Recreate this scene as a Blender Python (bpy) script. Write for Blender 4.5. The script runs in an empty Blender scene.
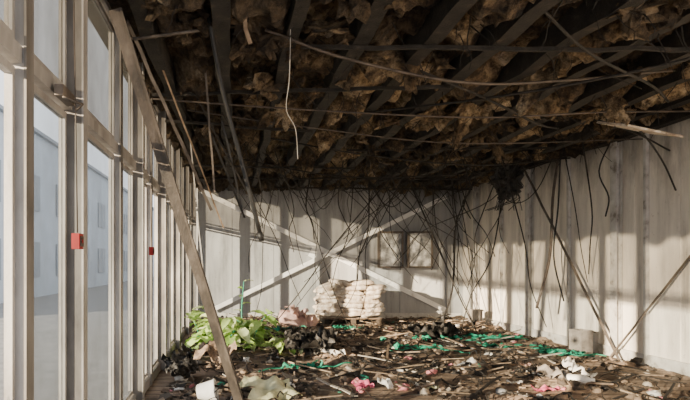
import bpy, math, random
from mathutils import Vector, Matrix, Euler, noise
R = random.Random(7)
def rnd(a,b): return R.uniform(a,b)

# ---------------------------------------------------------------- materials
def newmat(name):
    m=bpy.data.materials.new(name); m.use_nodes=True
    nt=m.node_tree; b=nt.nodes['Principled BSDF']
    return m,nt,b
def ramp(nt,stops,interp='LINEAR'):
    r=nt.nodes.new('ShaderNodeValToRGB'); cr=r.color_ramp; cr.interpolation=interp
    while len(cr.elements)<len(stops): cr.elements.new(0.5)
    for e,(p,c) in zip(cr.elements,stops):
        e.position=p; e.color=(c[0],c[1],c[2],1)
    return r
def nz(nt,scale,detail=6,rough=0.6,stretch=None):
    tc=nt.nodes.new('ShaderNodeTexCoord'); n=nt.nodes.new('ShaderNodeTexNoise')
    n.inputs['Scale'].default_value=scale; n.inputs['Detail'].default_value=detail; n.inputs['Roughness'].default_value=rough
    if stretch:
        mp=nt.nodes.new('ShaderNodeMapping'); mp.inputs['Scale'].default_value=stretch
        nt.links.new(tc.outputs['Object'],mp.inputs['Vector']); nt.links.new(mp.outputs['Vector'],n.inputs['Vector'])
    else: nt.links.new(tc.outputs['Object'],n.inputs['Vector'])
    return n
def mixc(nt,fac,a,b,mode='MIX'):
    m=nt.nodes.new('ShaderNodeMix'); m.data_type='RGBA'; m.blend_type=mode
    for s,v in ((m.inputs[0],fac),(m.inputs[6],a),(m.inputs[7],b)):
        if hasattr(v,'links'): nt.links.new(v,s)
        elif isinstance(v,(int,float)): s.default_value=v
        else: s.default_value=(v[0],v[1],v[2],1)
    return m.outputs[2]
def bump(nt,b,h,strength,dist=0.02):
    bp=nt.nodes.new('ShaderNodeBump'); bp.inputs['Strength'].default_value=strength; bp.inputs['Distance'].default_value=dist
    nt.links.new(h,bp.inputs['Height']); nt.links.new(bp.outputs['Normal'],b.inputs['Normal'])
def noise_mat(name,stops,scale=8,rough=0.85,bs=0.4,bscale=40,stretch=None,metal=0):
    m,nt,b=newmat(name); n=nz(nt,scale,stretch=stretch); r=ramp(nt,stops)
    nt.links.new(n.outputs['Fac'],r.inputs['Fac']); nt.links.new(r.outputs['Color'],b.inputs['Base Color'])
    b.inputs['Roughness'].default_value=rough; b.inputs['Metallic'].default_value=metal
    if bs: n2=nz(nt,bscale); bump(nt,b,n2.outputs['Fac'],bs)
    return m
def island_mat(name,stops,rough=0.8,var=0.5,transl=0):
    m,nt,b=newmat(name); g=nt.nodes.new('ShaderNodeNewGeometry'); r=ramp(nt,stops,'CONSTANT')
    nt.links.new(g.outputs['Random Per Island'],r.inputs['Fac'])
    n=nz(nt,25); r2=ramp(nt,[(0.3,(1-var,)*3),(0.7,(1,1,1))]); nt.links.new(n.outputs['Fac'],r2.inputs['Fac'])
    c=mixc(nt,1.0,r.outputs['Color'],r2.outputs['Color'],'MULTIPLY')
    nt.links.new(c,b.inputs['Base Color'])
    b.inputs['Roughness'].default_value=rough
    if transl:
        t=nt.nodes.new('ShaderNodeBsdfTranslucent'); nt.links.new(c,t.inputs[0]); mx=nt.nodes.new('ShaderNodeMixShader'); mx.inputs[0].default_value=transl
        nt.links.new(b.outputs[0],mx.inputs[1]); nt.links.new(t.outputs[0],mx.inputs[2]); nt.links.new(mx.outputs[0],nt.nodes['Material Output'].inputs[0])
    return m

def wall_mat(name,base,soot_z0,soot_z1):
    m,nt,b=newmat(name)
    st=nz(nt,3.0,8,0.65,(1,1,0.13)); r=ramp(nt,[(0.32,[c*0.42 for c in base]),(0.44,[c*0.80 for c in base]),(0.58,base)])
    nt.links.new(st.outputs['Fac'],r.inputs['Fac'])
    geo=nt.nodes.new('ShaderNodeNewGeometry'); sep=nt.nodes.new('ShaderNodeSeparateXYZ'); nt.links.new(geo.outputs['Position'],sep.inputs[0])
    mr=nt.nodes.new('ShaderNodeMapRange'); mr.inputs[1].default_value=soot_z0; mr.inputs[2].default_value=soot_z1
    n2=nz(nt,2.2,8,0.7,(1,1,0.3)); ad=nt.nodes.new('ShaderNodeMath'); ad.operation='MULTIPLY_ADD'
    nt.links.new(n2.outputs['Fac'],ad.inputs[0]); ad.inputs[1].default_value=2.6; nt.links.new(sep.outputs['Z'],ad.inputs[2])
    nt.links.new(ad.outputs[0],mr.inputs[0])
    c=mixc(nt,mr.outputs[0],r.outputs['Color'],(0.05,0.04,0.033))
    n3=nz(nt,14,8,0.75); r3=ramp(nt,[(0.28,(0.35,0.3,0.25)),(0.40,(1,1,1))]); nt.links.new(n3.outputs['Fac'],r3.inputs['Fac'])
    c=mixc(nt,0.8,c,r3.outputs['Color'],'MULTIPLY')
    nt.links.new(c,b.inputs['Base Color']); b.inputs['Roughness'].default_value=0.65
    return m
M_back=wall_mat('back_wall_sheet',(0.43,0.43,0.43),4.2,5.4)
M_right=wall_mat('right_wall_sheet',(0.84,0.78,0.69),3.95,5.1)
M_paint=noise_mat('white_steel_paint',[(0.3,(0.20,0.175,0.15)),(0.44,(0.50,0.48,0.45)),(0.7,(0.66,0.65,0.62))],6,0.6,0.1)
M_brace=noise_mat('white_brace_paint',[(0.28,(0.5,0.47,0.44)),(0.40,(0.84,0.83,0.81)),(0.7,(0.92,0.91,0.90))],6,0.5,0.1)
M_frame=noise_mat('sooty_frame_paint',[(0.3,(0.07,0.063,0.057)),(0.5,(0.17,0.155,0.14)),(0.7,(0.29,0.27,0.25))],4,0.55,0.1,stretch=(1,1,0.3))
M_frame_lt=noise_mat('pale_frame_paint',[(0.3,(0.17,0.155,0.14)),(0.52,(0.38,0.36,0.34)),(0.7,(0.54,0.52,0.50))],4,0.5,0.1,stretch=(1,1,0.3))
M_char=noise_mat('charred_timber',[(0.35,(0.008,0.007,0.006)),(0.6,(0.027,0.022,0.018)),(0.75,(0.08,0.06,0.043))],9,0.8,0.8,60)
M_deck=noise_mat('burnt_deck',[(0.3,(0.008,0.006,0.004)),(0.65,(0.06,0.04,0.022))],4,0.95,0.6,30)
M_rust=noise_mat('scorched_steel',[(0.3,(0.05,0.042,0.035)),(0.55,(0.13,0.105,0.085)),(0.75,(0.24,0.20,0.165))],7,0.6,0.3,stretch=(1,1,0.4))
M_rope=noise_mat('sooty_cable',[(0.3,(0.03,0.022,0.017)),(0.7,(0.12,0.09,0.07))],7,0.6,0.3)
M_black=noise_mat('blackened_pipe',[(0.3,(0.006,0.006,0.006)),(0.7,(0.022,0.02,0.018))],10,0.5,0.3)
M_wood=noise_mat('bare_batten',[(0.3,(0.14,0.09,0.055)),(0.6,(0.36,0.26,0.17)),(0.75,(0.5,0.38,0.27))],8,0.8,0.3)
M_cablew=noise_mat('pale_cable',[(0.3,(0.3,0.27,0.24)),(0.7,(0.6,0.57,0.52))],8,0.6,0)
M_red=noise_mat('red_plastic',[(0.3,(0.22,0.004,0.004)),(0.7,(0.34,0.007,0.007))],8,0.55,0)
M_sack=noise_mat('white_sack',[(0.3,(0.24,0.17,0.12)),(0.48,(0.54,0.45,0.36)),(0.62,(0.80,0.73,0.64))],9,0.7,0.5,25)
M_green=noise_mat('green_netting',[(0.3,(0.01,0.14,0.085)),(0.6,(0.02,0.34,0.21)),(0.75,(0.06,0.5,0.35))],12,0.55,0.6,60)
M_cream=noise_mat('cream_plastic',[(0.3,(0.45,0.43,0.22)),(0.6,(0.74,0.74,0.50))],6,0.6,0.3)
M_white=noise_mat('white_plastic',[(0.3,(0.5,0.48,0.45)),(0.6,(0.82,0.81,0.79))],6,0.45,0.1)
M_pink=noise_mat('pink_plastic',[(0.3,(0.5,0.05,0.13)),(0.6,(0.75,0.16,0.27))],6,0.6,0.3)
M_peach=noise_mat('peach_sack',[(0.3,(0.5,0.28,0.23)),(0.6,(0.82,0.56,0.5))],6,0.7,0.4)
M_card=noise_mat('cardboard_grey',[(0.3,(0.14,0.12,0.105)),(0.6,(0.30,0.27,0.24))],6,0.85,0.3)
M_blk=noise_mat('melted_black_plastic',[(0.3,(0.012,0.012,0.012)),(0.7,(0.05,0.046,0.042))],12,0.5,0.7,40)
M_asph=noise_mat('asphalt',[(0.3,(0.18,0.18,0.18)),(0.7,(0.28,0.28,0.28))],3,0.9,0.2)
M_pale=noise_mat('pale_cladding',[(0.3,(0.40,0.44,0.48)),(0.7,(0.52,0.56,0.60))],1,0.8,0)
M_palew=noise_mat('pale_window',[(0.3,(0.16,0.19,0.22)),(0.7,(0.24,0.27,0.30))],1,0.4,0)

def insulation():
    m,nt,b=newmat('mineral_wool')
    n1=nz(nt,2.2,10,0.72); r1=ramp(nt,[(0.37,(0.032,0.022,0.014)),(0.46,(0.20,0.13,0.07)),(0.54,(0.50,0.355,0.20)),(0.67,(0.86,0.70,0.49))])
    nt.links.new(n1.outputs['Fac'],r1.inputs['Fac'])
    n2=nz(nt,12,10,0.85); r2=ramp(nt,[(0.39,(0.06,0.045,0.034)),(0.54,(1,1,1))]); nt.links.new(n2.outputs['Fac'],r2.inputs['Fac'])
    c=mixc(nt,1.0,r1.outputs['Color'],r2.outputs['Color'],'MULTIPLY')
    n4=nz(nt,0.75,4,0.6); r4=ramp(nt,[(0.38,(0.18,0.165,0.15)),(0.54,(1,1,1))]); nt.links.new(n4.outputs['Fac'],r4.inputs['Fac'])
    c=mixc(nt,1.0,c,r4.outputs['Color'],'MULTIPLY')
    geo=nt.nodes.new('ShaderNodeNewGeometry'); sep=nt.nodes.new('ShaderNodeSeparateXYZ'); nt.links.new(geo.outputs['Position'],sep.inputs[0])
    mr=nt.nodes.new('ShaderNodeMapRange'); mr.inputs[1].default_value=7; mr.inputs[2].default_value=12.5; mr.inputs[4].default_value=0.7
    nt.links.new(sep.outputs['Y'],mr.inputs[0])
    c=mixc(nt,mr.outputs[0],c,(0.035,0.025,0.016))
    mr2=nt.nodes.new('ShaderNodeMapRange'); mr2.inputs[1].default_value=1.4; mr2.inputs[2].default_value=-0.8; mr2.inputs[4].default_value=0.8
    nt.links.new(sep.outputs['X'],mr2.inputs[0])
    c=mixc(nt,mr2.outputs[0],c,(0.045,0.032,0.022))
    nt.links.new(c,b.inputs['Base Color']); b.inputs['Roughness'].default_value=1
    n3=nz(nt,28,8,0.8); bump(nt,b,n3.outputs['Fac'],1.0,0.06)
    return m
M_ins=insulation()
M_deb=island_mat('mixed_rubble',[(0,(0.025,0.02,0.017)),(0.25,(0.08,0.06,0.045)),(0.48,(0.19,0.135,0.095)),(0.70,(0.33,0.24,0.17)),(0.87,(0.48,0.42,0.35)),(0.94,(0.78,0.76,0.73)),(0.972,(0.04,0.38,0.24)),(0.980,(0.7,0.25,0.28)),(0.990,(0.3,0.31,0.33))])
M_plank=island_mat('broken_boards',[(0,(0.025,0.019,0.015)),(0.33,(0.09,0.065,0.045)),(0.58,(0.22,0.155,0.105)),(0.80,(0.40,0.30,0.21)),(0.94,(0.60,0.53,0.45))])
M_leaf=island_mat('leaf_green',[(0,(0.26,0.44,0.09)),(0.15,(0.46,0.66,0.18)),(0.45,(0.64,0.82,0.29)),(0.75,(0.78,0.88,0.46))],0.45,0.12,0.35)

def floor_mat():
    m,nt,b=newmat('burnt_boards_floor')
    n=nz(nt,1.3,10,0.7); r=ramp(nt,[(0.30,(0.07,0.05,0.037)),(0.43,(0.21,0.15,0.105)),(0.58,(0.37,0.27,0.195)),(0.72,(0.52,0.42,0.32))])
    nt.links.new(n.outputs['Fac'],r.inputs['Fac'])
    n2=nz(nt,18,8,0.75,(0.35,1,1)); r2=ramp(nt,[(0.32,(0.35,0.32,0.3)),(0.52,(1,1,1))]); nt.links.new(n2.outputs['Fac'],r2.inputs['Fac'])
    c=mixc(nt,1,r.outputs['Color'],r2.outputs['Color'],'MULTIPLY')
    tc=nt.nodes.new('ShaderNodeTexCoord'); br=nt.nodes.new('ShaderNodeTexBrick'); nt.links.new(tc.outputs['Object'],br.inputs['Vector'])
    br.inputs['Color1'].default_value=(1,1,1,1); br.inputs['Color2'].default_value=(0.7,0.68,0.66,1); br.inputs['Mortar'].default_value=(0.08,0.07,0.06,1)
    br.inputs['Scale'].default_value=1; br.inputs['Brick Width'].default_value=2.4; br.inputs['Row Height'].default_value=0.19; br.inputs['Mortar Size'].default_value=0.012
    c=mixc(nt,0.8,c,br.outputs['Color'],'MULTIPLY')
    nt.links.new(c,b.inputs['Base Color']); b.inputs['Roughness'].default_value=0.85
    bump(nt,b,n2.outputs['Fac'],0.8,0.03)
    return m
M_floor=floor_mat()
M_ash=noise_mat('ash_and_soil',[(0.32,(0.05,0.037,0.028)),(0.46,(0.18,0.125,0.088)),(0.58,(0.35,0.255,0.18)),(0.70,(0.54,0.42,0.31))],6,1,1.0,35)

def glass_mat(name,tr,col,dirt,tint):
    m,nt,b=newmat(name); out=nt.nodes['Material Output']
    nt.nodes.remove(b)
    t=nt.nodes.new('ShaderNodeBsdfTransparent'); t.inputs[0].default_value=(tint[0],tint[1],tint[2],1)
    tl=nt.nodes.new('ShaderNodeBsdfTranslucent'); d=nt.nodes.new('ShaderNodeBsdfDiffuse')
    n=nz(nt,2.5,8,0.65,(1,1,0.4)); r=ramp(nt,[(0.3,[c*0.62 for c in col]),(0.65,col)]); nt.links.new(n.outputs['Fac'],r.inputs['Fac'])
    nt.links.new(r.outputs['Color'],tl.inputs[0]); nt.links.new(r.outputs['Color'],d.inputs[0])
    m1=nt.nodes.new('ShaderNodeMixShader'); m1.inputs[0].default_value=0.75
    nt.links.new(tl.outputs[0],m1.inputs[1]); nt.links.new(d.outputs[0],m1.inputs[2])
    m2=nt.nodes.new('ShaderNodeMixShader')
    r2=ramp(nt,[(0.3,(1-tr+dirt,)*3),(0.7,(1-tr-dirt,)*3)]); nt.links.new(n.outputs['Fac'],r2.inputs['Fac'])
    nt.links.new(r2.outputs['Color'],m2.inputs[0])
    nt.links.new(t.outputs[0],m2.inputs[1]); nt.links.new(m1.outputs[0],m2.inputs[2])
    nt.links.new(m2.outputs[0],out.inputs[0])
    return m
M_gl_clear=glass_mat('dusty_glass',0.85,(0.20,0.20,0.20),0.10,(0.80,0.83,0.85))
M_gl_frost=glass_mat('smoked_glass',0.70,(0.18,0.18,0.17),0.15,(0.60,0.60,0.59))

# ---------------------------------------------------------------- mesh helpers
class MB:
    def __init__(s): s.v=[]; s.f=[]; s.mi=[]; s.sm=[]
    def add(s,vs,fs,mi=0,smooth=False):
        o=len(s.v); s.v+= [tuple(v) for v in vs]
        for f in fs: s.f.append(tuple(i+o for i in f)); s.mi.append(mi); s.sm.append(smooth)
    def box(s,c,d,mi=0,rot=None):
        c=Vector(c); hx,hy,hz=d[0]/2,d[1]/2,d[2]/2
        vs=[Vector((x*hx,y*hy,z*hz)) for x in(-1,1) for y in(-1,1) for z in(-1,1)]
        if rot is not None: vs=[rot@v for v in vs]
        s.add([v+c for v in vs],[(0,1,3,2),(4,6,7,5),(0,4,5,1),(2,3,7,6),(0,2,6,4),(1,5,7,3)],mi)
    def tube(s,pts,r,n=6,mi=0,r2=None,smooth=True,jit=0):
        pts=[Vector(p) for p in pts]; m=len(pts); vs=[]; fs=[]
        for i,p in enumerate(pts):
            t=(pts[min(i+1,m-1)]-pts[max(i-1,0)]).normalized()
            a=t.cross(Vector((0.13,0.97,0.2))).normalized(); b=t.cross(a)
            rr=r+( (r2-r)*i/(m-1) if r2 is not None else 0)
            rr*=1+rnd(-jit,jit)
            for k in range(n):
                an=2*math.pi*k/n; vs.append(p+a*math.cos(an)*rr+b*math.sin(an)*rr)
        for i in range(m-1):
            for k in range(n):
                k2=(k+1)%n; fs.append((i*n+k,i*n+k2,(i+1)*n+k2,(i+1)*n+k))
        fs.append(tuple(range(n-1,-1,-1))); fs.append(tuple((m-1)*n+k for k in range(n)))
        s.add(vs,fs,mi,smooth and n>4)
    def bar(s,p,q,w,d,mi=0,nseg=1,wob=0,axis=(0,1,0)):
        p=Vector(p);q=Vector(q); t=(q-p).normalized(); a=t.cross(Vector(axis)).normalized(); b=t.cross(a)
        vs=[];fs=[]
        for i in range(nseg+1):
            c=p.lerp(q,i/nseg)+(Vector((rnd(-wob,wob),rnd(-wob,wob),rnd(-wob,wob))) if 0<i<nseg else Vector())
            for sa,sb in((-1,-1),(1,-1),(1,1),(-1,1)): vs.append(c+a*sa*w/2+b*sb*d/2)
        for i in range(nseg):
            for k in range(4): k2=(k+1)%4; fs.append((i*4+k,i*4+k2,(i+1)*4+k2,(i+1)*4+k))
        fs.append((3,2,1,0)); fs.append(tuple(nseg*4+k for k in range(4)))
        s.add(vs,fs,mi)
    def lump(s,c,r,mi=0,amp=0.35,seed=0,nu=10,nv=7,sc=(1,1,1),freq=2.0,rot=None,smooth=True,fine=0):
        vs=[];fs=[]; c=Vector(c)
        for j in range(nv+1):
            th=math.pi*j/nv
            for i in range(nu):
                ph=2*math.pi*i/nu; d=Vector((math.sin(th)*math.cos(ph),math.sin(th)*math.sin(ph),math.cos(th)))
                k=1+amp*noise.noise(d*freq+Vector((seed*3.1,seed*1.7,seed)))*1.6+fine*noise.noise(d*freq*3.3+Vector((seed,seed*2.7,seed)))
                q=Vector((d.x*sc[0],d.y*sc[1],d.z*sc[2]))*r*k
                if rot is not None: q=rot@q
                vs.append(c+q)
        for j in range(nv):
            for i in range(nu):
                i2=(i+1)%nu; fs.append((j*nu+i,(j+1)*nu+i,(j+1)*nu+i2,j*nu+i2))
        s.add(vs,fs,mi,smooth)
    def sheet(s,c,size,rot,amp,seed,n=8,mi=0,freq=3.0,ragged=0.25,thick=0.0,curl=0):
        c=Vector(c); vs=[];fs=[]
        for j in range(n+1):
            for i in range(n+1):
                u=i/n-0.5; v=j/n-0.5
                rg=1+ragged*noise.noise(Vector((math.atan2(v,u)*1.6,seed*2.3,0)))*2
                x=u*size[0]*rg; y=v*size[1]*rg
                z=amp*noise.noise(Vector((x*freq/max(size)*1.5,y*freq/max(size)*1.5,seed*5.7)))*2+amp*0.5*noise.noise(Vector((x*freq/max(size)*4,y*freq/max(size)*4,seed)))
                z+=curl*(u*u)*size[0]
                vs.append(c+rot@Vector((x,y,z)))
        m=n+1
        for j in range(n):
            for i in range(n): fs.append((j*m+i,j*m+i+1,(j+1)*m+i+1,(j+1)*m+i))
        s.add(vs,fs,mi,True)
    def obj(s,name,mats,parent=None):
        me=bpy.data.meshes.new(name); me.from_pydata(s.v,[],s.f)
        for m in mats: me.materials.append(m)
        me.polygons.foreach_set('material_index',s.mi); me.polygons.foreach_set('use_smooth',s.sm)
        me.update(); o=bpy.data.objects.new(name,me); bpy.context.scene.collection.objects.link(o)
        if parent: o.parent=parent
        return o
def rotr(): return Euler((rnd(0,6.3),rnd(0,6.3),rnd(0,6.3))).to_matrix()
def fbm(x,y,z=0,o=5,f=1.0):
    a=1;t=0
    for i in range(o):
        t+=a*noise.noise(Vector((x*f,y*f,z+i*7.3))); a*=0.55; f*=2.1
    return t
def smoothpts(pts,k=6):
    pts=[Vector(p) for p in pts]; out=[]
    P=[pts[0]*2-pts[1]]+pts+[pts[-1]*2-pts[-2]]
    for i in range(1,len(P)-2):
        for j in range(k):
            t=j/k; a,b,c,d=P[i-1],P[i],P[i+1],P[i+2]
            out.append(0.5*((2*b)+(c-a)*t+(2*a-5*b+4*c-d)*t*t+(3*b-a-3*c+d)*t**3))
    out.append(pts[-1]); return out

XL,XR,YB,YF,H=-1.07,6.0,13.7,-1.0,3.7

# ---------------------------------------------------------------- shell
g=MB(); g.box(((XL+XR)/2,(YB+YF)/2,-0.05),(XR-XL+0.3,YB-YF+0.3,0.1)); g.obj('floor',[M_floor])
g=MB(); g.box(((XL+XR)/2,(YB+YF)/2,H+0.05),(XR-XL+0.5,YB-YF+0.3,0.1)); g.obj('ceiling',[M_deck])
def panelled(p0,p1,nrm,z0,z1,pitch,depth):
    g=MB(); p0=Vector(p0);p1=Vector(p1);nrm=Vector(nrm); L=(p1-p0).length; t=(p1-p0)/L; prof=[(0,0)]
    d=pitch
    while d<L-0.05:
        prof+=[(d-0.012,0),(d-0.008,-depth),(d+0.008,-depth),(d+0.012,0)]; d+=pitch
    prof.append((L,0)); n=len(prof); vs=[]
    for (a,h) in prof:
        q=p0+t*a+nrm*h; vs.append((q.x,q.y,z0)); vs.append((q.x,q.y,z1))
    fs=[(2*i,2*i+2,2*i+3,2*i+1) for i in range(n-1)]
    k=len(vs)
    for q in(p0-nrm*0.08,p1-nrm*0.08): vs.append((q.x,q.y,z0)); vs.append((q.x,q.y,z1))
    fs+=[(k,k+1,k+3,k+2),(0,1,k+1,k),(k-2,k+2,k+3,k-1)]
    fs+=[tuple([2*i+1 for i in range(n)]+[k+3,k+1]),tuple([2*i for i in range(n)]+[k+2,k])]
    g.add(vs,fs); return g
panelled((XL-0.1,YB,0),(XR+0.08,YB,0),(0,-1,0),0,H,1.1,0.012).obj('wall_back',[M_back])
panelled((XR,YF,0),(XR,YB,0),(-1,0,0),0,H,0.8,0.012).obj('wall_right',[M_right])
g=MB()
for y in (5.9,8.1,10.5,12.8):
    g.box((XR-0.06,y,1.72),(0.09,0.02,3.42)); g.box((XR-0.105,y,1.72),(0.014,0.13,3.42)); g.box((XR-0.02,y,1.72),(0.014,0.13,3.42))
for y in (7.55,9.3,11.65):
    g.box((XR-0.03,y,1.72),(0.05,0.05,3.42))
g.obj('trim_1',[M_paint])
g=MB(); g.box((XR-0.03,(YB+YF)/2,0.08),(0.03,YB-YF-0.1,0.16)); g.obj('baseboard_right',[M_paint])
g=MB(); g.box(((XL+XR)/2,YB-0.035,0.08),(XR-XL-0.1,0.03,0.16)); g.obj('baseboard_back',[M_paint])
g=MB()
g.bar((-0.95,YB-0.07,3.40),(5.5,YB-0.07,0.25),0.12,0.05)
g.bar((-0.6,YB-0.13,0.25),(5.5,YB-0.13,3.2),0.11,0.05)
g.box((2.1,YB-0.10,1.72),(0.28,0.06,0.28),0,Euler((0,0.48,0)).to_matrix())
g.obj('cross_bracing',[M_brace])
g=MB()
for x in (-0.95,2.25,5.6): g.box((x,YB-0.03,1.72),(0.07,0.025,3.42))
g.obj('trim_2',[M_back])

# ---------------------------------------------------------------- left glazing
fr=MB()
ys=[-0.6,0.7,1.75,2.55,3.32,4.62,5.45,6.3,7.2,8.1,9.0,9.9,10.8,11.7,12.6,13.55]
for i,y in enumerate(ys):
    big=(i%2==0)
    w=0.07; d=0.15 if big else 0.10
    fr.box((XL+0.01+ (d-0.11)/2,y,H/2),(d,w,H-0.02),0 if big else 1)
    fr.box((XL+0.07+(d-0.11),y,H/2),(0.012,w+0.025,H-0.02),1 if big else 0)
Lc=(ys[0]+ys[-1])/2; Ll=ys[-1]-ys[0]
for z,hh in((0.06,0.12),(2.5,0.08),(3.62,0.12)): fr.box((XL,Lc,z),(0.085,Ll,hh),1)
fr.obj('wall_left',[M_frame,M_frame_lt])
for i in range(len(ys)-1):
    y0,y1=ys[i]+0.045,ys[i+1]-0.045
    g=MB()
    broken = i in (2,6,7,9,11)
    for (z0,z1) in((0.13,2.44),(2.56,3.55)):
        cy=(y0+y1)/2
        for z in(z0+0.02,z1-0.02): g.box((XL-0.01,cy,z),(0.04,y1-y0,0.04),0)
        for y in(y0+0.015,y1-0.015): g.box((XL-0.01,y,(z0+z1)/2),(0.04,0.03,z1-z0-0.08),0)
        if z0<1:
            if broken:
                zb=z0+0.04
                pts=[(y0+0.03,zb),(y1-0.03,zb),(y1-0.03,zb+0.7),(y1-0.18,zb+0.35),(y0+0.45*(y1-y0),zb+0.12),(y0+0.2,zb+0.3),(y0+0.03,zb+0.22)]
                g.add([(XL-0.01,a,b) for a,b in pts],[tuple(range(len(pts)))],1)
            else: g.box((XL-0.01,cy,(z0+z1)/2),(0.008,y1-y0-0.06,z1-z0-0.08),1)
        else: g.box((XL-0.01,cy,(z0+z1)/2),(0.008,y1-y0-0.06,z1-z0-0.08),2)
    g.obj('window_%d'%(i+1),[M_frame_lt,M_gl_clear,M_gl_frost])
def callpoint(y):
    g=MB(); x=XL+0.155
    g.box((x-0.0,y,1.62),(0.045,0.08,0.09),0); g.box((x+0.025,y,1.62),(0.008,0.055,0.06),1); g.box((x+0.03,y,1.62),(0.006,0.02,0.02),0)
    g.tube([(x,y,1.67),(x-0.01,y+0.005,2.2),(x-0.02,y,2.9),(x-0.02,y,3.4)],0.004,5,2)
    g.obj('fire_call_point',[M_red,M_rope,M_rope])
for y in(3.02,5.7): callpoint(y)
g=MB(); g.box((XL+0.09,3.0,2.46),(0.05,0.22,0.06),0); g.tube([(XL+0.11,2.9,2.42),(XL+0.19,3.0,2.41),(XL+0.11,3.15,2.42)],0.008,6,0); g.obj('door_closer',[M_rust])

# ---------------------------------------------------------------- ceiling timbers
g=MB(); x=XL+0.35
while x<XR:
    g.bar((x,YF+0.1,H-0.20),(x,YB-0.05,H-0.20),0.25+rnd(-0.02,0.02),0.10+rnd(0,0.05),0,36,0.02,axis=(1,0,0))
    x+=0.60
g.obj('ceiling_joists',[M_char])
g=MB()
for y in [2.6,4.3,5.6,7.2,8.6,10.0,11.4,12.8]:
    a=XL+0.15 if R.random()<0.4 else rnd(0,2.5); b=XR-0.1 if R.random()<0.4 else rnd(a+1,5.5)
    g.bar((a,y+rnd(-.35,.35),H-0.34),(b,y+rnd(-.35,.35),H-0.34-rnd(0,.06)),0.035,0.025,0,14,0.012)
g.obj('ceiling_battens',[M_char])
nx,ny=230,440; vs=[];fs=[]
for j in range(ny+1):
    y=YF+0.05+(YB-YF-0.1)*j/ny
    for i in range(nx+1):
        xx=XL+0.02+(XR-XL-0.04)*i/nx
        ph=((xx-(XL+0.35))/0.6); dj=abs(ph-round(ph))*0.6
        h=fbm(xx,y,1.0,3,1.7); rid=1-abs(fbm(xx,y,9,4,4.0))*1.5; fine=fbm(xx,y,5,3,9)
        bay=min(1,max(0,(dj-0.04)/0.08))
        drop=0.05+max(0,h+0.24)*0.31*(0.22+0.78*bay)+max(0,rid)*0.05+max(-.5,fine)*0.04
        vs.append((xx+0.05*noise.noise(Vector((xx*11,y*11,3))),y+0.05*noise.noise(Vector((xx*11,y*11,7))),H-min(max(drop,0.01),0.45)))
for j in range(ny):
    for i in range(nx):
        a=j*(nx+1)+i
        fs.append((a,a+nx+1,a+nx+2,a+1))
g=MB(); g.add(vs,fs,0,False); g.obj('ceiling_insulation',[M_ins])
g=MB()
for k in range(1100):
    y=2.2+11.2*R.random()
    bay=R.randint(0,11); x=XL+0.35+0.6*bay+0.3+rnd(-.22,.22)
    if x>XR-0.15 or fbm(x,y,4,2,0.8)<rnd(-0.1,0.4): continue
    s=rnd(0.03,0.13); 
    g.lump((x,y,H-0.24-s*rnd(0.1,0.9)),s,0,0.9,k,12,8,(rnd(.6,1.5),rnd(.6,1.5),rnd(0.35,0.9)),2.2,Euler((rnd(-.8,.8),rnd(-.8,.8),rnd(0,6))).to_matrix(),False,0.5)
# a few larger torn batts hanging down
for (x,y,z,s) in [(3.05,5.3,3.30,.16),(2.9,6.6,3.25,.13),(4.3,5.9,3.28,.14),(1.7,5.0,3.35,.12),(0.6,6.2,3.35,.13),(3.9,7.8,3.25,.13),(2.2,8.4,3.25,.12)]:
    g.lump((x,y,z),s,0,0.8,x*9,14,10,(0.7,0.35,1.4),2.0,Euler((rnd(-.4,.4),rnd(-.4,.4),rnd(0,6))).to_matrix(),False,0.5)
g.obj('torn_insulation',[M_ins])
g=MB()
for k in range(420):
    x=rnd(XL+0.35,XR-0.45); y=rnd(3,13.3); L=rnd(0.08,0.45)*(1.2 if y>9 else 1); z=H-0.25
    p=Vector((x,y,z)); pts=[p]; d=Vector((rnd(-.9,.9),rnd(-.9,.9),-1))
    for q in range(4):
        d=(d+Vector((rnd(-.5,.5),rnd(-.5,.5),-0.1))).normalized(); p=p+d*L/4; pts.append(p)
    g.tube(pts,rnd(0.003,0.008),4,0,0.002)
g.obj('insulation_strands',[M_char])

# ---------------------------------------------------------------- fallen poles
g=MB(); g.bar((0.06,5.42,0.0),(-0.95,4.12,3.5),0.10,0.07,0,10,0.004); g.bar((0.09,5.40,0.0),(-0.90,4.10,3.5),0.018,0.09,0,1)
g.obj('leaning_steel_post',[M_rust])
g=MB(); g.tube(smoothpts([(-0.22,4.1,3.5),(-0.1,4.25,2.9),(0.07,4.4,2.3),(0.23,4.6,1.72)],4),0.019,8,0)
g.tube([(0.218,4.59,1.76),(0.235,4.605,1.69)],0.025,8,0)
g.obj('hanging_pipe',[M_black])
g=MB(); g.bar((-0.9,4.3,3.5),(-0.25,5.5,2.05),0.03,0.02,0,8,0.006)
g.obj('hanging_batten',[M_rust])
for (a,b,w,mt) in [((-0.30,5.2,3.5),(-0.22,5.6,2.25),0.02,M_rust),((-0.75,5.0,3.5),(-0.15,6.8,1.95),0.018,M_wood),
                   ((-0.4,7.5,3.5),(0.15,8.2,2.2),0.03,M_black),((0.02,3.9,3.5),(0.12,4.05,3.2),0.03,M_wood),
                   ((-0.7,8.0,3.5),(-0.5,8.2,1.3),0.02,M_cablew),((-0.2,6.8,3.5),(0.1,7.2,2.2),0.025,M_black),((-0.5,6.0,3.5),(0.15,6.6,2.4),0.022,M_char)]:
    g=MB(); g.bar(a,b,w,w*0.6,0,6,0.008); g.obj('hanging_batten',[mt])
g=MB(); g.bar((5.72,10.35,3.4),(5.80,7.85,0.02),0.03,0.025,0,8,0.008); g.obj('leaning_rail',[M_rust])
g=MB(); g.bar((5.93,6.75,1.6),(5.80,8.05,0.02),0.022,0.02,0,6,0.003); g.obj('leaning_rail',[M_rust])
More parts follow.
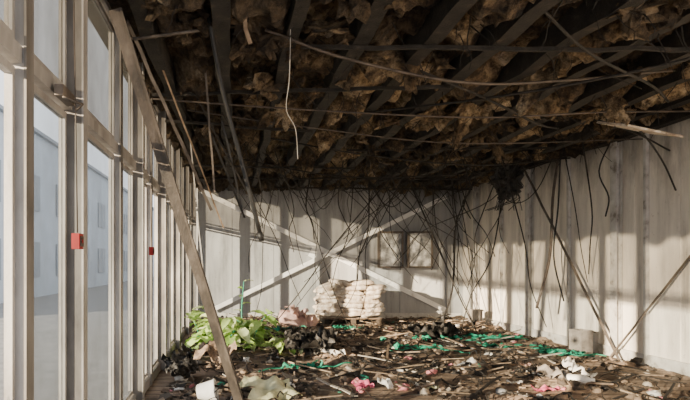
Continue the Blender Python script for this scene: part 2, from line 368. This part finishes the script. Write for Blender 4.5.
g=MB(); g.tube(smoothpts([(5.62,9,3.45),(5.5,9,2.6),(5.45,9.0,1.6),(5.22,9.0,0.7)],5),0.022,7); g.obj('hanging_pipe',[M_rope])
g=MB(); g.tube(smoothpts([(5.82,9.3,3.45),(5.78,9.3,2.5),(5.7,9.3,1.6),(5.85,9.25,0.8)],5),0.014,6); g.obj('hanging_pipe',[M_black])
g=MB(); g.tube(smoothpts([(4.6,6.4,3.5),(5.2,6.6,3.1),(5.6,6.8,2.8),(5.85,6.9,2.45)],5),0.012,6); g.tube(smoothpts([(4.3,6.8,3.5),(5.2,6.8,3.2),(5.85,7.0,3.0)],5),0.012,6); g.tube(smoothpts([(5.8,8,3.4),(5.6,8,2.9),(5.75,8,2.5),(5.7,8,2.2)],5),0.012,6); g.obj('hanging_cable_bundle',[M_black])
for (a,b,r) in [((3.6,11,3.4),(4.95,10.6,0.03),0.018),((4.35,11.5,3.4),(4.75,11.0,1.0),0.012),((4.9,11.6,2.2),(4.1,10.6,0.03),0.022),
                ((5.0,12,3.4),(4.9,11.4,0.8),0.012),((2.7,11.8,3.4),(2.2,11.9,0.9),0.012),((3.1,12,3.4),(2.85,12.2,1.0),0.018),
                ((1.6,11,3.4),(1.75,11.5,2.0),0.018),((0.9,10.0,3.4),(1.2,10.6,1.7),0.012),((4.1,9.4,3.4),(4.35,9.6,2.3),0.014),((5.4,11.8,3.3),(4.7,11.2,1.7),0.016),
                ((3.3,10.5,3.4),(0.7,10.2,0.2),0.014),((3.4,10.2,3.4),(2.4,10.8,1.4),0.010),((4.4,10.4,3.4),(5.0,10.0,1.6),0.012),((2.0,9.6,3.4),(2.25,9.9,2.0),0.012),
                ((5.1,9.5,3.4),(4.5,9.9,1.5),0.010),((3.7,12.5,3.4),(4.0,12.6,1.2),0.010),((1.0,12.0,3.4),(1.6,12.2,1.4),0.010),((5.5,10.8,3.4),(5.0,11.2,0.9),0.012),((0.3,9.0,3.4),(0.5,9.3,2.1),0.010),
                ((4.6,9.0,3.4),(5.75,9.6,0.3),0.012),((5.7,11.0,3.2),(4.5,10.4,0.05),0.014),((0.2,11.5,3.4),(1.5,11.8,0.6),0.010),((5.2,7.8,3.4),(5.85,8.6,1.3),0.012),((1.8,9.8,3.4),(3.2,10.2,1.6),0.012)]:
    a=Vector(a);b=Vector(b);m=a.lerp(b,0.5)+Vector((rnd(-.2,.2),rnd(-.1,.1),0)); m2=a.lerp(b,0.75)+Vector((rnd(-.14,.14),rnd(-.05,.05),0))
    g=MB(); g.tube(smoothpts([a,m,m2,b],5),r,5,0,r*0.7); g.obj('bent_lath',[M_char])
g=MB()
for k in range(26):
    x=rnd(0.3,5.5); y=rnd(8.6,12.8); x2=min(5.75,max(0.3,x+R.choice([-1,1])*rnd(0.5,2.6))); y2=y+rnd(-.6,.4); zb=0.05 if R.random()<0.35 else rnd(0.6,2.1)
    a=Vector((x,y,H-0.25)); b=Vector((x2,y2,zb)); m=a.lerp(b,0.4)+Vector((rnd(-.35,.35),0,rnd(-.2,.2))); m2=a.lerp(b,0.75)+Vector((rnd(-.2,.2),0,0))
    g.tube(smoothpts([a,m,m2,b],5),rnd(0.006,0.011),4,0,0.006)
# sagging loops slung between two ceiling points
for k in range(14):
    x=rnd(0.2,4.4); y=rnd(7.5,12.5); w=rnd(0.6,1.6); s=rnd(0.25,0.9)
    g.tube(smoothpts([(x,y,H-.25),(x+w*.25,y,H-.25-s*.75),(x+w*.5,y,H-.25-s),(x+w*.78,y+.1,H-.25-s*.7),(min(x+w,5.8),y+.1,H-.25)],5),rnd(0.005,0.009),4)
g.obj('dangling_rods',[M_char])
g=MB()
for k in range(95):
    x=rnd(-0.2,5.7); y=rnd(7,13.3); L=rnd(0.3,0.9) if R.random()<0.8 else rnd(1.2,2.0)
    p=Vector((x,y,H-0.2)); pts=[p]; d=Vector((rnd(-1.8,1.8),rnd(-.3,.3),-1))
    for q in range(6):
        d=(d+Vector((rnd(-.45,.45),rnd(-.2,.2),-0.04))).normalized(); p=p+d*L/6; pts.append(p)
    if p.x>5.85 or p.x<-.7: continue
    g.tube(smoothpts(pts,3),rnd(0.004,0.009),4,0,0.004)
for k in range(60):
    x=rnd(-0.6,5.7); y=rnd(4.2,9); L=rnd(0.2,0.7)
    p=Vector((x,y,H-0.2)); pts=[p]; d=Vector((rnd(-.9,.9),rnd(-.3,.3),-.5))
    for q in range(5):
        d=(d+Vector((rnd(-.5,.5),rnd(-.3,.3),-0.1))).normalized(); p=p+d*L/5; pts.append(p)
    g.tube(smoothpts(pts,3),rnd(0.003,0.007),4,0,0.003)
g.obj('hanging_wires',[M_char])
for pts,r,mt in [([(XL+0.15,5.8,3.32),(0.7,5.85,3.22),(2.7,5.9,3.14),(4.2,5.9,3.2),(5.85,6.2,3.3)],0.010,M_rope),
      ([(0.25,4.3,3.42),(1.0,4.5,3.25),(2.1,4.7,3.12),(3.2,5.0,3.25),(4.4,5.2,3.42)],0.013,M_rope),
      ([(-0.85,4.25,3.32),(0.1,4.3,3.46),(0.9,4.35,3.5)],0.014,M_rust),
      ([(0.45,4.2,3.5),(0.44,4.2,3.0),(0.42,4.25,2.75),(0.50,4.3,2.6),(0.52,4.3,2.35)],0.003,M_cablew),
      ([(-0.6,6.5,3.4),(1.0,6.6,3.2),(3.0,7.0,3.1),(5.8,7.4,3.25)],0.009,M_rope),
      ([(0.3,8,3.45),(2,8.2,3.2),(4,8.6,3.1),(5.8,9,3.3)],0.012,M_char),
      ([(0.0,9.5,3.4),(2,10,3.15),(4,10.2,3.2),(5.8,10.4,3.4)],0.012,M_char),
      ([(2.0,3.7,3.5),(2.9,4.3,3.25),(4.0,5.0,3.2),(5.0,6.0,3.35)],0.013,M_char),
      ([(1.2,7,3.45),(2.6,5.4,3.2),(3.6,4.6,3.2),(4.6,4.2,3.4)],0.013,M_char),
      ([(1.5,5,3.45),(2.6,5.4,3.2),(3.6,6.2,3.15),(4.6,7.4,3.4)],0.014,M_char)]:
    g=MB(); g.tube(smoothpts(pts,7),r,6); g.obj('drooping_cable',[mt])
g=MB()
for k in range(26): 
    g.lump((5.25+rnd(-.2,.2),10.1+rnd(-.15,.15),3.05+rnd(-.3,.35)),rnd(.04,.13),0,1.0,k,10,7,(1,1,rnd(.5,1.4)),2.2,rotr(),False,0.6)
g.tube([(5.25,10.1,3.5),(5.25,10.1,2.8)],0.02,5)
for k in range(10): g.tube(smoothpts([(5.25+rnd(-.2,.2),10.1,3.0),(5.25+rnd(-.3,.3),10.1,2.75),(5.25+rnd(-.4,.4),10.1,2.5)],3),0.008,4)
g.obj('charred_debris_clump',[M_blk])
g=MB(); g.box((5.05,6.5,3.16),(0.78,0.5,0.025),0,Euler((0.34,0.14,0.15)).to_matrix())
for xx in(4.75,5.3): g.tube([(xx,6.5,3.19),(xx,6.55,3.6)],0.006,5,1)
g.obj('hanging_ceiling_panel',[M_sack,M_black])
pm=noise_mat('cloudy_print',[(0.38,(0.20,0.20,0.20)),(0.5,(0.42,0.42,0.41)),(0.62,(0.74,0.73,0.71))],5,0.5,0)
for cx in(4.05,4.82):
    g=MB(); w,h=0.66,0.95; z=1.82; y=YB-0.16
    for sx in(-1,1): g.box((cx+sx*(w/2-0.02),y,z),(0.05,0.05,h),0)
    for sz in(-1,1): g.box((cx,y,z+sz*(h/2-0.02)),(w-0.08,0.05,0.05),0)
    g.box((cx,y+0.01,z),(w-0.08,0.015,h-0.08),1)
    for sx in(-.2,.2): g.box((cx+sx,y+0.09,z+0.3),(0.03,0.13,0.03),0)
    g.obj('framed_picture',[M_rust,pm])

# ---------------------------------------------------------------- floor debris
nx,ny=170,230; vs=[];fs=[]
def mound(x,y):
    h=fbm(x,y,20,5,0.9)*0.13+fbm(x,y,33,3,5)*0.03-0.035
    h+=0.06*max(0,(y-9)/4)
    h+=0.10*math.exp(-((x-1.2)**2/1.2+(y-9.5)**2/1.5))
    return max(-0.03,min(h,0.32))
for j in range(ny+1):
    y=4.2+(YB-0.08-4.2)*j/ny
    for i in range(nx+1):
        x=XL+0.15+(XR-XL-0.22)*i/nx
        vs.append((x,y,mound(x,y)))
for j in range(ny):
    for i in range(nx):
        a=j*(nx+1)+i; fs.append((a,a+1,a+nx+2,a+nx+1))
g=MB(); g.add(vs,fs,0,False); g.obj('ash_heaps',[M_ash])
def gz(x,y): return max(0,mound(x,y))
g=MB()
for k in range(8000):
    x=rnd(XL+0.25,XR-0.15); y=4.5+9.0*R.random()
    if fbm(x,y,50,3,0.9)<rnd(-0.15,0.5): continue
    s=rnd(0.008,0.042)*(1 if R.random()<0.93 else 2.0); n=R.randint(3,6); rot=Euler((rnd(-.6,.6),rnd(-.6,.6),rnd(0,6.3))).to_matrix(); c=Vector((x,y,gz(x,y)+s*0.3))
    th=rnd(0.003,0.015); top=[];bot=[]; el=rnd(1.1,2.4)
    for q in range(n):
        an=2*math.pi*q/n; rr=s*rnd(0.6,1.3); top.append(c+rot@Vector((math.cos(an)*rr*el,math.sin(an)*rr,th))); bot.append(c+rot@Vector((math.cos(an)*rr*el,math.sin(an)*rr,-th)))
    g.add(top+bot,[tuple(range(n)),tuple(range(2*n-1,n-1,-1))]+[(q,q+n,(q+1)%n+n,(q+1)%n) for q in range(n)])
for k in range(600):
    x=rnd(XL+0.25,XR-0.15); y=rnd(4.6,13.4); s=rnd(0.015,0.06); g.lump((x,y,gz(x,y)+s*0.4),s,0,0.8,k,7,5,(1.2,1,0.8),2.5)
g.obj('rubble_scatter',[M_deb])
g=MB()
for k in range(520):
    x=rnd(XL+0.4,XR-0.5); y=4.7+8.5*R.random()**0.8; L=rnd(0.12,0.85); a=rnd(-0.5,0.5) if R.random()<0.7 else rnd(0,3.14)
    tilt=rnd(-0.22,0.22); h=gz(x,y)+0.015+abs(math.sin(tilt))*L*0.5
    d=Vector((math.cos(a)*math.cos(tilt),math.sin(a)*math.cos(tilt),math.sin(tilt)))*L/2; c=Vector((x,y,h))
    p,q=c-d,c+d
    if not(XL+0.2<min(p.x,q.x) and max(p.x,q.x)<XR-0.15 and q.y<YB-0.1): continue
    if fbm(x,y,50,3,0.9)<-0.25: continue
    g.bar(p,q,rnd(0.012,0.05),rnd(0.008,0.02),0,3,0.008,axis=(0,0,1))
g.obj('broken_planks',[M_plank])
g=MB()
for k in range(170):
    x=rnd(XL+0.5,XR-0.6); y=rnd(5,13); a=rnd(0,6.3); p=Vector((x,y,gz(x,y)+0.02)); pts=[p]
    for q in range(6):
        a+=rnd(-.7,.7); p=p+Vector((math.cos(a),math.sin(a),0))*0.09; p.z=gz(p.x,p.y)+rnd(0.01,0.12); pts.append(p.copy())
    if any(not(XL+.2<q.x<XR-.15) or q.y>13.4 for q in pts): continue
    g.tube(smoothpts(pts,3),rnd(0.004,0.009),4)
g.obj('floor_wires',[M_char])

# ---------------------------------------------------------------- sacks
def sack(g,c,d,rz,seed,mi=0,ry=0):
    nu,nv=24,12; vs=[];fs=[]; c=Vector(c); rot=Matrix.Rotation(rz,3,'Z')@Matrix.Rotation(ry,3,'Y')
    def sp(v,e): return math.copysign(abs(v)**e,v)
    for j in range(nv+1):
        th=-math.pi/2+math.pi*j/nv
        for i in range(nu):
            ph=2*math.pi*i/nu
            X=sp(math.cos(th),0.35)*sp(math.cos(ph),0.35); Y=sp(math.cos(th),0.35)*sp(math.sin(ph),0.4); Z=sp(math.sin(th),0.7)
            Z*=(1-0.3*abs(X)**6)
            w=0.12*noise.noise(Vector((X*2.2,Y*2.2,Z*2+seed*3)))+0.08*noise.noise(Vector((X*7,Y*5,seed)))
            vs.append(c+rot@Vector((X*d[0]/2*(1+w),Y*d[1]/2*(1+w),Z*d[2]/2*(1+w*2))))
    for j in range(nv):
        for i in range(nu):
            i2=(i+1)%nu; fs.append((j*nu+i,j*nu+i2,(j+1)*nu+i2,(j+1)*nu+i))
    g.add(vs,fs,mi,True)
g=MB(); k=0; bz=0.30
for zz in(0.06,0.2):
    for q in range(5): g.box((2.72,11.95+q*0.25,zz),(1.4,0.1,0.022),1)
for xx in(2.1,2.72,3.32): g.box((xx,12.45,0.13),(0.1,1.1,0.115),1)
for lay in range(8):
    z=bz+lay*0.100
    for cx,n in((2.26,6),(2.74,7),(3.17,7)):
        if lay>=n: continue
        sack(g,(cx+rnd(-.08,.08),12.15+rnd(-.06,.06),z),(0.60 if cx<3 else 0.5,0.46,0.125),rnd(-.3,.3),k,0,rnd(-.16,.16)); k+=1
        sack(g,(cx+rnd(-.06,.06),12.65+rnd(-.05,.05),z),(0.58 if cx<3 else 0.5,0.45,0.125),rnd(-.18,.18),k,0,rnd(-.05,.05)); k+=1
sack(g,(2.12,12.12,bz+0.60),(0.42,0.4,0.15),0.3,77,0,-0.4); sack(g,(2.46,12.2,bz+0.72),(0.5,0.4,0.14),-0.2,78,0,0.15); sack(g,(2.95,12.2,bz+0.71),(0.55,0.4,0.13),0.2,79,0,-0.06)
g.obj('sack_stack',[M_sack,M_plank])
g=MB(); sack(g,(1.25,11.3,0.25),(0.6,0.4,0.34),0.2,55,0,0.2); sack(g,(1.6,11.5,0.2),(0.4,0.35,0.26),-0.5,56); g.sheet((1.35,11.2,0.42),(0.5,0.35),Euler((0.5,0.2,0.4)).to_matrix(),0.09,8,12,0,3,0.3); g.obj('burst_sack',[M_peach])

# ---------------------------------------------------------------- plant heap
def leaf(g,base,dirv,L,W,seed,mi=0):
    base=Vector(base); t=Vector(dirv).normalized(); side=t.cross(Vector((rnd(-.5,.5),rnd(-.5,.5),1))).normalized(); nn=side.cross(t)
    n=8; vs=[];fs=[]
    for i in range(n+1):
        u=i/n; w=W*math.sin(math.pi*min(1,u*0.94+0.05))**0.8*(1-0.25*u); c=base+t*L*u+Vector((0,0,-L*0.35*u*u))
        for s,lift in((-1,0.28),(-0.5,0.10),(0,0),(0.5,0.10),(1,0.28)): vs.append(c+side*w*s*0.5+nn*w*lift*0.5+nn*0.01*math.sin(u*20+s*3))
    for v in vs:
        if v.x<XL+0.12: return
    for i in range(n):
        for k in range(4): a=i*5+k; fs.append((a,a+1,a+6,a+5))
    g.add(vs,fs,mi,True)
g=MB()
for k in range(20):
    x=rnd(-0.75,0.6); y=rnd(8.7,9.9); b=Vector((x,y,gz(x,y)+0.02)); a=rnd(0,6.3); tp=b+Vector((math.cos(a)*0.3,math.sin(a)*0.25,rnd(0.2,0.72)))
    if tp.x<-0.8: tp.x=-0.8
    pts=smoothpts([b,b.lerp(tp,0.5)+Vector((0,0,0.08)),tp],4); g.tube(pts,0.012,6,1,0.006)
    for q in range(13):
        p=pts[R.randint(2,len(pts)-1)]; an=rnd(0,6.3)
        leaf(g,p,(math.cos(an)*(0.4 if p.x<-0.6 else 1),math.sin(an),rnd(-0.3,0.7)),rnd(0.22,0.42),rnd(0.14,0.23),q)
for k in range(110):
    x=rnd(-0.75,1.25); y=rnd(8.1,9.9); an=rnd(0,6.3); leaf(g,(x,y,gz(x,y)+0.13),(math.cos(an)*0.6,math.sin(an),0.15),rnd(0.18,0.34),rnd(0.10,0.18),k)
pts=smoothpts([(0.15,9.4,0.1),(0.12,9.5,0.6),(0.16,9.45,1.15)],4); g.tube(pts,0.012,6,1,0.005)
for k in range(5): leaf(g,pts[-1-k],(math.cos(k*2.2),math.sin(k*2.2),0.4),0.2,0.08,k)
g.obj('uprooted_plant',[M_leaf,M_green])

# ---------------------------------------------------------------- green nets, plastics
def net(name,c,size,rz,seed,mat,amp=0.05):
    g=MB(); z=gz(c[0],c[1])+amp*1.2+0.02
    g.sheet((c[0],c[1],z),size,Matrix.Rotation(rz,3,'Z'),amp,seed,20,0,9,0.35)
    for q in range(3):
        p=Vector((c[0]+rnd(-.4,.4)*size[0],c[1]+rnd(-.4,.4)*size[1],z)); pts=[p.copy()]; a=rz+rnd(-.5,.5)+ (math.pi if q%2 else 0)
        for w in range(5): a+=rnd(-.5,.5); p+=Vector((math.cos(a)*0.13,math.sin(a)*0.13,0)); p.z=gz(p.x,p.y)+rnd(0.02,0.06); pts.append(p.copy())
        if any(q.x>5.85 for q in pts): continue
        g.tube(smoothpts(pts,4),0.010,5,0)
    g.obj(name,[mat])
for c,sz,rz in [((3.85,9.8),(0.8,0.2),0.1),((3.1,8.8),(0.7,0.12),-0.1),((5.0,10.0),(0.9,0.12),-0.15),((4.8,8.9),(0.8,0.12),-0.2),((5.2,8.3),(0.6,0.12),-0.3),((0.9,10.6),(0.8,0.15),-0.2),((2.4,11.4),(0.5,0.2),0),((0.9,7.2),(0.5,0.07),0.1)]:
    net('green_netting',c,sz,rz,rnd(0,50),M_green,0.04)
g=MB()
for k in range(22): g.sheet((1.1+rnd(-.3,.4),8.4+rnd(-.3,.3),0.15+rnd(0,.15)),(rnd(.25,.45),rnd(.2,.4)),Euler((rnd(-.6,.6),rnd(-.6,.6),rnd(0,6))).to_matrix(),0.08,k,8,0,5,0.4)
g.obj('melted_plastic_heap',[M_blk])
g=MB()
for k in range(16): g.sheet((3.8+rnd(-.35,.4),10.1+rnd(-.3,.3),0.12+rnd(0,.14)),(rnd(.25,.5),rnd(.2,.4)),Euler((rnd(-.6,.6),rnd(-.6,.6),rnd(0,6))).to_matrix(),0.08,k+40,8,0,5,0.4)
g.obj('melted_plastic_heap',[M_blk])
def crumple(name,c,size,mat,amp,seed,rz=0,rx=0.15):
    g=MB(); g.sheet((c[0],c[1],gz(c[0],c[1])+amp*1.3+c[2]),size,Euler((rx,0.1,rz)).to_matrix(),amp,seed,16,0,2.4,0.25); return g.obj(name,[mat])
crumple('crumpled_cream_bag',(0.40,5.72,0.05),(0.6,0.42),M_cream,0.05,3,0.3,0.35)
crumple('crumpled_grey_bag',(3.9,6.35,0.02),(0.4,0.3),M_card,0.06,9,0.2)
crumple('crumpled_white_bag',(4.3,6.5,0.04),(0.3,0.3),M_white,0.07,12,0.9,0.5)
crumple('crumpled_white_bag',(1.5,8.0,0.02),(0.4,0.2),M_white,0.05,14,0.2)
crumple('crumpled_pink_bag',(1.5,6.1,0.0),(0.2,0.16),M_pink,0.04,16,0.2)
crumple('crumpled_pink_bag',(3.6,6.0,0.0),(0.35,0.12),M_pink,0.03,17,0.2)
crumple('crumpled_white_bag',(1.75,6.1,0.02),(0.2,0.15),M_white,0.05,18,0.9)
for k in range(12): crumple('litter_scrap',(rnd(-0.4,4.8),rnd(5.2,9.5),0.01),(rnd(.08,.18),rnd(.06,.12)),R.choice([M_white,M_sack,M_cream,M_peach,M_card,M_pink]),0.02,k+60,rnd(0,3))
def bucket(c,rz,s=1):
    g=MB(); n=28; prof=[(0.0,0.0),(0.11,0.0),(0.125,0.02),(0.15,0.26),(0.162,0.265),(0.162,0.285),(0.148,0.285),(0.12,0.03),(0.0,0.03)]
    rot=Euler((math.radians(78),0,rz)).to_matrix(); vs=[];fs=[]
    for r,z in prof:
        for k in range(n): a=2*math.pi*k/n; vs.append(Vector(c)+rot@Vector((math.cos(a)*r*s,math.sin(a)*r*s,(z-0.14)*s)))
    for j in range(len(prof)-1):
        for k in range(n): k2=(k+1)%n; fs.append((j*n+k,j*n+k2,(j+1)*n+k2,(j+1)*n+k))
    g.add(vs,fs,0,True)
    g.tube([Vector(c)+rot@Vector((math.cos(a)*0.165*s,math.sin(a)*0.165*s*0.4+0.0,(0.13+0.13*math.sin(a))*s)) for a in [math.pi*q/12 for q in range(13)]],0.005,5,1)
    g.obj('plastic_bucket',[M_white,M_black])
bucket((-0.30,5.55,0.12),1.5,0.72)
g=MB(); rot=Euler((1.5,0,0.9)).to_matrix(); prof=[(0,0),(0.05,0),(0.055,0.02),(0.055,0.2),(0.02,0.26),(0.02,0.3),(0,0.3)]; n=16; vs=[];fs=[]
for r,z in prof:
    for k in range(n): a=2*math.pi*k/n; vs.append(Vector((4.0,6.3,0.09))+rot@Vector((math.cos(a)*r,math.sin(a)*r,z)))
for j in range(len(prof)-1):
    for k in range(n): k2=(k+1)%n; fs.append((j*n+k,j*n+k2,(j+1)*n+k2,(j+1)*n+k))
g.add(vs,fs,0,True); g.obj('plastic_bottle',[M_white])
def carton(c,d,rz,mat):
    g=MB(); rot=Matrix.Rotation(rz,3,'Z'); c=Vector(c); t=0.012; w,l,h=d
    for sx in(-1,1): g.box(c+rot@Vector((sx*(w/2-t/2),0,h/2)),(t,l,h),0,rot)
    for sy in(-1,1): g.box(c+rot@Vector((0,sy*(l/2-t/2),h/2)),(w-2*t,t,h),0,rot)
    g.box(c+rot@Vector((0,0,t/2)),(w-2*t,l-2*t,t),0,rot)
    g.box(c+rot@Vector((w*0.62,0,h*0.95)),(w*0.35,l,t),0,rot@Euler((0,0.5,0)).to_matrix())
    g.obj('open_carton',[mat])
carton((5.62,8.45,0.0),(0.22,0.24,0.40),0.2,M_card)
carton((5.5,11.9,0.0),(0.22,0.22,0.42),0.1,M_card)
g=MB()
for k in range(14): g.sheet((-0.70+rnd(-.08,.12),6.6+rnd(-.2,.2),0.1+rnd(0,.25)),(rnd(.15,.28),rnd(.15,.28)),Euler((rnd(-1.3,1.3),rnd(-.9,.9),rnd(0,6))).to_matrix(),0.06,k+80,8,0,4,0.4)
g.obj('melted_plastic_heap',[M_blk])
crumple('wood_chip_heap',(-0.3,7.5,0.05),(0.5,0.5),M_ash,0.10,31)

# ---------------------------------------------------------------- outside
g=MB(); g.box((-21.3,28,-0.16),(40,90,0.1)); g.obj('ground_outside',[M_asph])
g=MB()
g.box((-11,45,3.6),(4,64,7.4),0)
for k in range(16):
    for zz in(1.6,4.6): g.box((-8.97,15+k*4,zz),(0.05,1.8,1.6),1); g.box((-8.95,15+k*4,zz),(0.06,0.06,1.6),0)
g.box((-11,45,7.35),(4.4,64.4,0.15),1)
g.obj('neighbouring_building',[M_pale,M_palew])

# ---------------------------------------------------------------- light, world, camera
w=bpy.data.worlds.new('World'); bpy.context.scene.world=w; w.use_nodes=True
bg=w.node_tree.nodes['Background']; bg.inputs[0].default_value=(0.96,0.97,1.0,1); bg.inputs[1].default_value=2.1
sd=bpy.data.lights.new('sun','SUN'); sd.energy=27.0; sd.angle=0.011; sd.color=(1.0,0.81,0.56)
so=bpy.data.objects.new('sun',sd); bpy.context.scene.collection.objects.link(so)
so.rotation_euler=Vector((0.76,0.64,-0.165)).to_track_quat('-Z','Y').to_euler(); so.location=(-8,-3,6)
cd=bpy.data.cameras.new('camera'); co=bpy.data.objects.new('camera',cd); bpy.context.scene.collection.objects.link(co)
co.location=(0,0,1.5); co.rotation_euler=(math.radians(90),0,0)
cd.sensor_width=36; cd.lens=36*520/690; cd.shift_x=110/690; cd.shift_y=62/690; cd.clip_end=500
bpy.context.scene.camera=co
